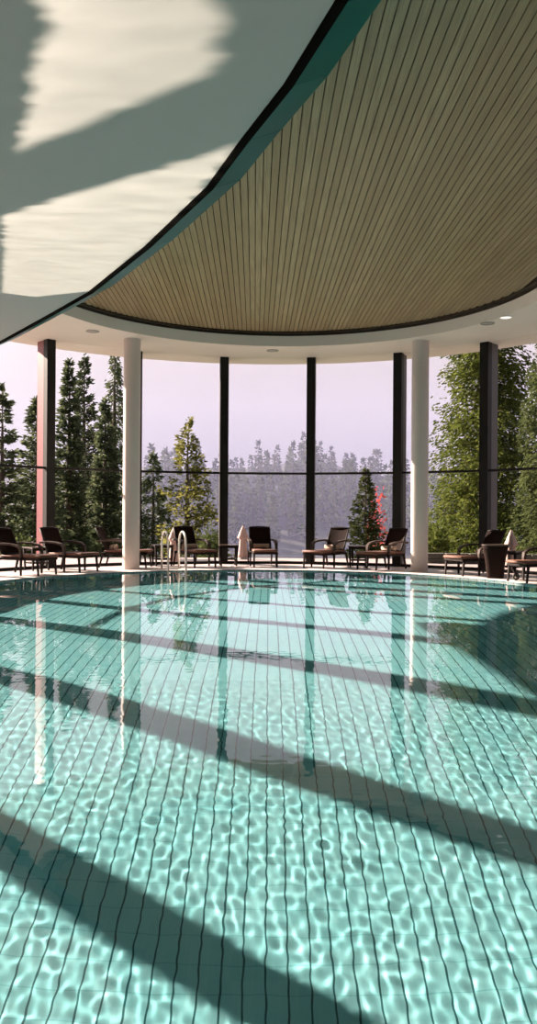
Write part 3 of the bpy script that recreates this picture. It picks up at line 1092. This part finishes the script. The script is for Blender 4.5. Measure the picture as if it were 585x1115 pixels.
# mist in the valley
mm = bpy.data.materials.new('valley mist'); mm.use_nodes = True
nt = NT(mm.node_tree)
vo = nt.n('ShaderNodeVolumeScatter', {'Color': (.074, .076, .124, 1), 'Density': .0105, 'Anisotropy': .0})
nt.t.links.new(vo.outputs[0], nt.n('ShaderNodeOutputMaterial').inputs['Volume'])
mb = MB(); mb.box((0, 170, 8), (330, 215, 60)); tag(mb.build('mist', mm), 'lavender mist filling the valley in front of the far forest', 'mist', kind='stuff')
#@@LIGHT
# ------------------------------------------------------------------ light
AZ, EL = -59.5, 26.0
sd = Vector((sin(radians(AZ)) * cos(radians(EL)), cos(radians(AZ)) * cos(radians(EL)), sin(radians(EL))))   # towards the sun
L = bpy.data.lights.new('sun', 'SUN'); L.energy = 29.5; L.color = (1, .79, .68); L.angle = radians(.6)
lo = bpy.data.objects.new('sun', L); COL.objects.link(lo)
lo.rotation_euler = (-sd).to_track_quat('-Z', 'Y').to_euler()
L.cycles.is_caustics_light = True

W = bpy.data.worlds.new('sky'); sc.world = W; W.use_nodes = True
t = NT(W.node_tree)
out = t.n('ShaderNodeOutputWorld')
dirv = t.n('ShaderNodeTexCoord').outputs['Generated']
el = t.n('ShaderNodeSeparateXYZ', {0: dirv}).outputs[2]
ramp = t.n('ShaderNodeValToRGB', {0: t.m('ADD', t.m('MULTIPLY', el, .5), .5)})
cr = ramp.color_ramp
cr.elements[0].position = .40; cr.elements[0].color = (.30, .30, .36, 1)
cr.elements[1].position = .5; cr.elements[1].color = (.40, .36, .47, 1)
for pos, c in ((.535, (.42, .375, .48, 1)), (.56, (.53, .465, .54, 1)), (.585, (.66, .565, .61, 1)), (.61, (.78, .67, .69, 1)), (.72, (.80, .74, .76, 1)), (1.0, (.55, .66, .85, 1))):
    e = cr.elements.new(pos); e.color = c
dt = t.n('ShaderNodeVectorMath', {0: dirv, 1: tuple(sd)}, operation='DOT_PRODUCT').outputs['Value']
gl = t.m('POWER', t.m('MAXIMUM', dt, 0.0), 7.0)
colr = t.mix(1.0, ramp.outputs[0], t.mix(gl, (0, 0, 0, 1), (2.0, 1.75, 1.6, 1)), 'ADD')
bg = t.n('ShaderNodeBackground', {'Color': colr, 'Strength': 1.0})
t.t.links.new(bg.outputs[0], out.inputs[0])


# added fixtureless lamp standing in for sunlight thrown up from water to canopy
def gobo():
    lp = Vector((-4.6, 10.6, .12))
    tgt = at(130, 150, ZC)
    q = (tgt - lp).to_track_quat('-Z', 'Y')
    l = bpy.data.lights.new('added_glint_lamp', 'SPOT'); l.energy = GOBO_W; l.shadow_soft_size = 0.0; l.color = (1, .82, .67)
    l.spot_size = radians(100); l.spot_blend = 0
    l.use_nodes = True
    t = NT(l.node_tree)
    out = t.n('ShaderNodeOutputLight')
    nv = t.n('ShaderNodeTexCoord').outputs['Normal']
    s = t.n('ShaderNodeSeparateXYZ', {0: nv})
    iz = t.m('DIVIDE', 1.0, t.m('ABSOLUTE', s.outputs[2]))
    u = t.m('MULTIPLY', s.outputs[0], iz); v = t.m('MULTIPLY', s.outputs[1], iz)
    uv = t.n('ShaderNodeCombineXYZ', {0: u, 1: v}).outputs[0]
    inv = q.inverted()

    def proj(px, py):
        d_ = inv @ (at(px, py, ZC) - lp)
        return Vector((d_.x / -d_.z, d_.y / -d_.z))
    # frayed edges: displace the lookup with anisotropic noise
    ex = (proj(160, 150) - proj(100, 150)).normalized()
    ang_ = atan2(ex.y, ex.x)
    rot = t.n('ShaderNodeMapping', {0: uv, 2: (0, 0, -ang_)}, vector_type='POINT').outputs[0]
    st = t.n('ShaderNodeMapping', {0: rot, 3: (5, 42, 1)}).outputs[0]
    nz = t.n('ShaderNodeTexNoise', {'Vector': st, 'Scale': 1.0, 'Detail': 3.0}).outputs[0]
    j = t.m('MULTIPLY', t.m('SUBTRACT', nz, .5), .045)
    u2 = t.m('ADD', u, t.m('MULTIPLY', j, ex.x)); v2 = t.m('ADD', v, t.m('MULTIPLY', j, ex.y))
    tot = None
    for wgt, quad in ((1.0, [(62, -70), (243, -70), (240, 78), (17, 167)]), (1.45, [(3, 234), (264, 155), (198, 237), (101, 317), (2, 327)])):
        P = [proj(*c) for c in quad]
        cen = sum(P, Vector((0, 0))) / len(P)
        msk = None
        for a, b in zip(P, P[1:] + P[:1]):
            n_ = Vector((-(b - a).y, (b - a).x)).normalized()
            if n_.dot(cen - a) < 0: n_ = -n_
            dd = t.m('ADD', t.m('ADD', t.m('MULTIPLY', u2, n_.x), t.m('MULTIPLY', v2, n_.y)), -n_.dot(a))
            e = t.smooth(dd, -.008, .014)
            msk = e if msk is None else t.m('MULTIPLY', msk, e)
        msk = t.m('MULTIPLY', msk, wgt)
        tot = msk if tot is None else t.m('MAXIMUM', tot, msk)
    n2 = t.n('ShaderNodeTexNoise', {'Vector': t.n('ShaderNodeMapping', {0: rot, 3: (9, 34, 1)}).outputs[0], 'Scale': 1.0, 'Detail': 2.0}).outputs[0]
    pat = t.m('MULTIPLY', tot, t.m('ADD', .62, t.m('MULTIPLY', n2, .76)))
    # even out the fall-off across the plaster
    up = inv @ Vector((0, 0, 1))
    dl = t.n('ShaderNodeVectorMath', {0: t.n('ShaderNodeCombineXYZ', {0: u, 1: v, 2: -1.0}).outputs[0]}, operation='NORMALIZE').outputs[0]
    cu = t.n('ShaderNodeVectorMath', {0: dl, 1: tuple(up)}, operation='DOT_PRODUCT').outputs['Value']
    pat = t.m('DIVIDE', pat, t.m('POWER', t.m('MAXIMUM', cu, .15), 3.0))
    em = t.n('ShaderNodeEmission', {'Strength': pat})
    t.t.links.new(em.outputs[0], out.inputs[0])
    o = bpy.data.objects.new('added_glint_lamp', l); COL.objects.link(o)
    o.location = lp; o.rotation_euler = q.to_euler()


GOBO_W = 900
gobo()

# ------------------------------------------------------------------ camera
cam = bpy.data.cameras.new('camera'); cam.lens = F / 1115 * 36; cam.sensor_width = 36; cam.sensor_fit = 'AUTO'
cam.shift_y = -(557.5 - HY) / 1115
cam.clip_end = 3000
co = bpy.data.objects.new('camera', cam); COL.objects.link(co)
co.matrix_world = Matrix.Translation((0, 0, EYE)) @ Matrix.Rotation(pi / 2, 4, 'X') @ Matrix.Rotation(RHO, 4, 'Z')
sc.camera = co
vs_ = sc.view_settings
sc.display_settings.display_device = 'sRGB'
vs_.view_transform = 'Standard'; vs_.look = 'None'; vs_.gamma = 1; vs_.use_curve_mapping = False
vs_.exposure = 0.0
cy = sc.cycles
cy.use_denoising = True
cy.max_bounces = 10; cy.diffuse_bounces = 4; cy.glossy_bounces = 4; cy.transmission_bounces = 8; cy.transparent_max_bounces = 24; cy.volume_bounces = 1
cy.caustics_reflective = True; cy.caustics_refractive = True
cy.sample_clamp_indirect = 6.0; cy.sample_clamp_direct = 0
cy.blur_glossy = .3
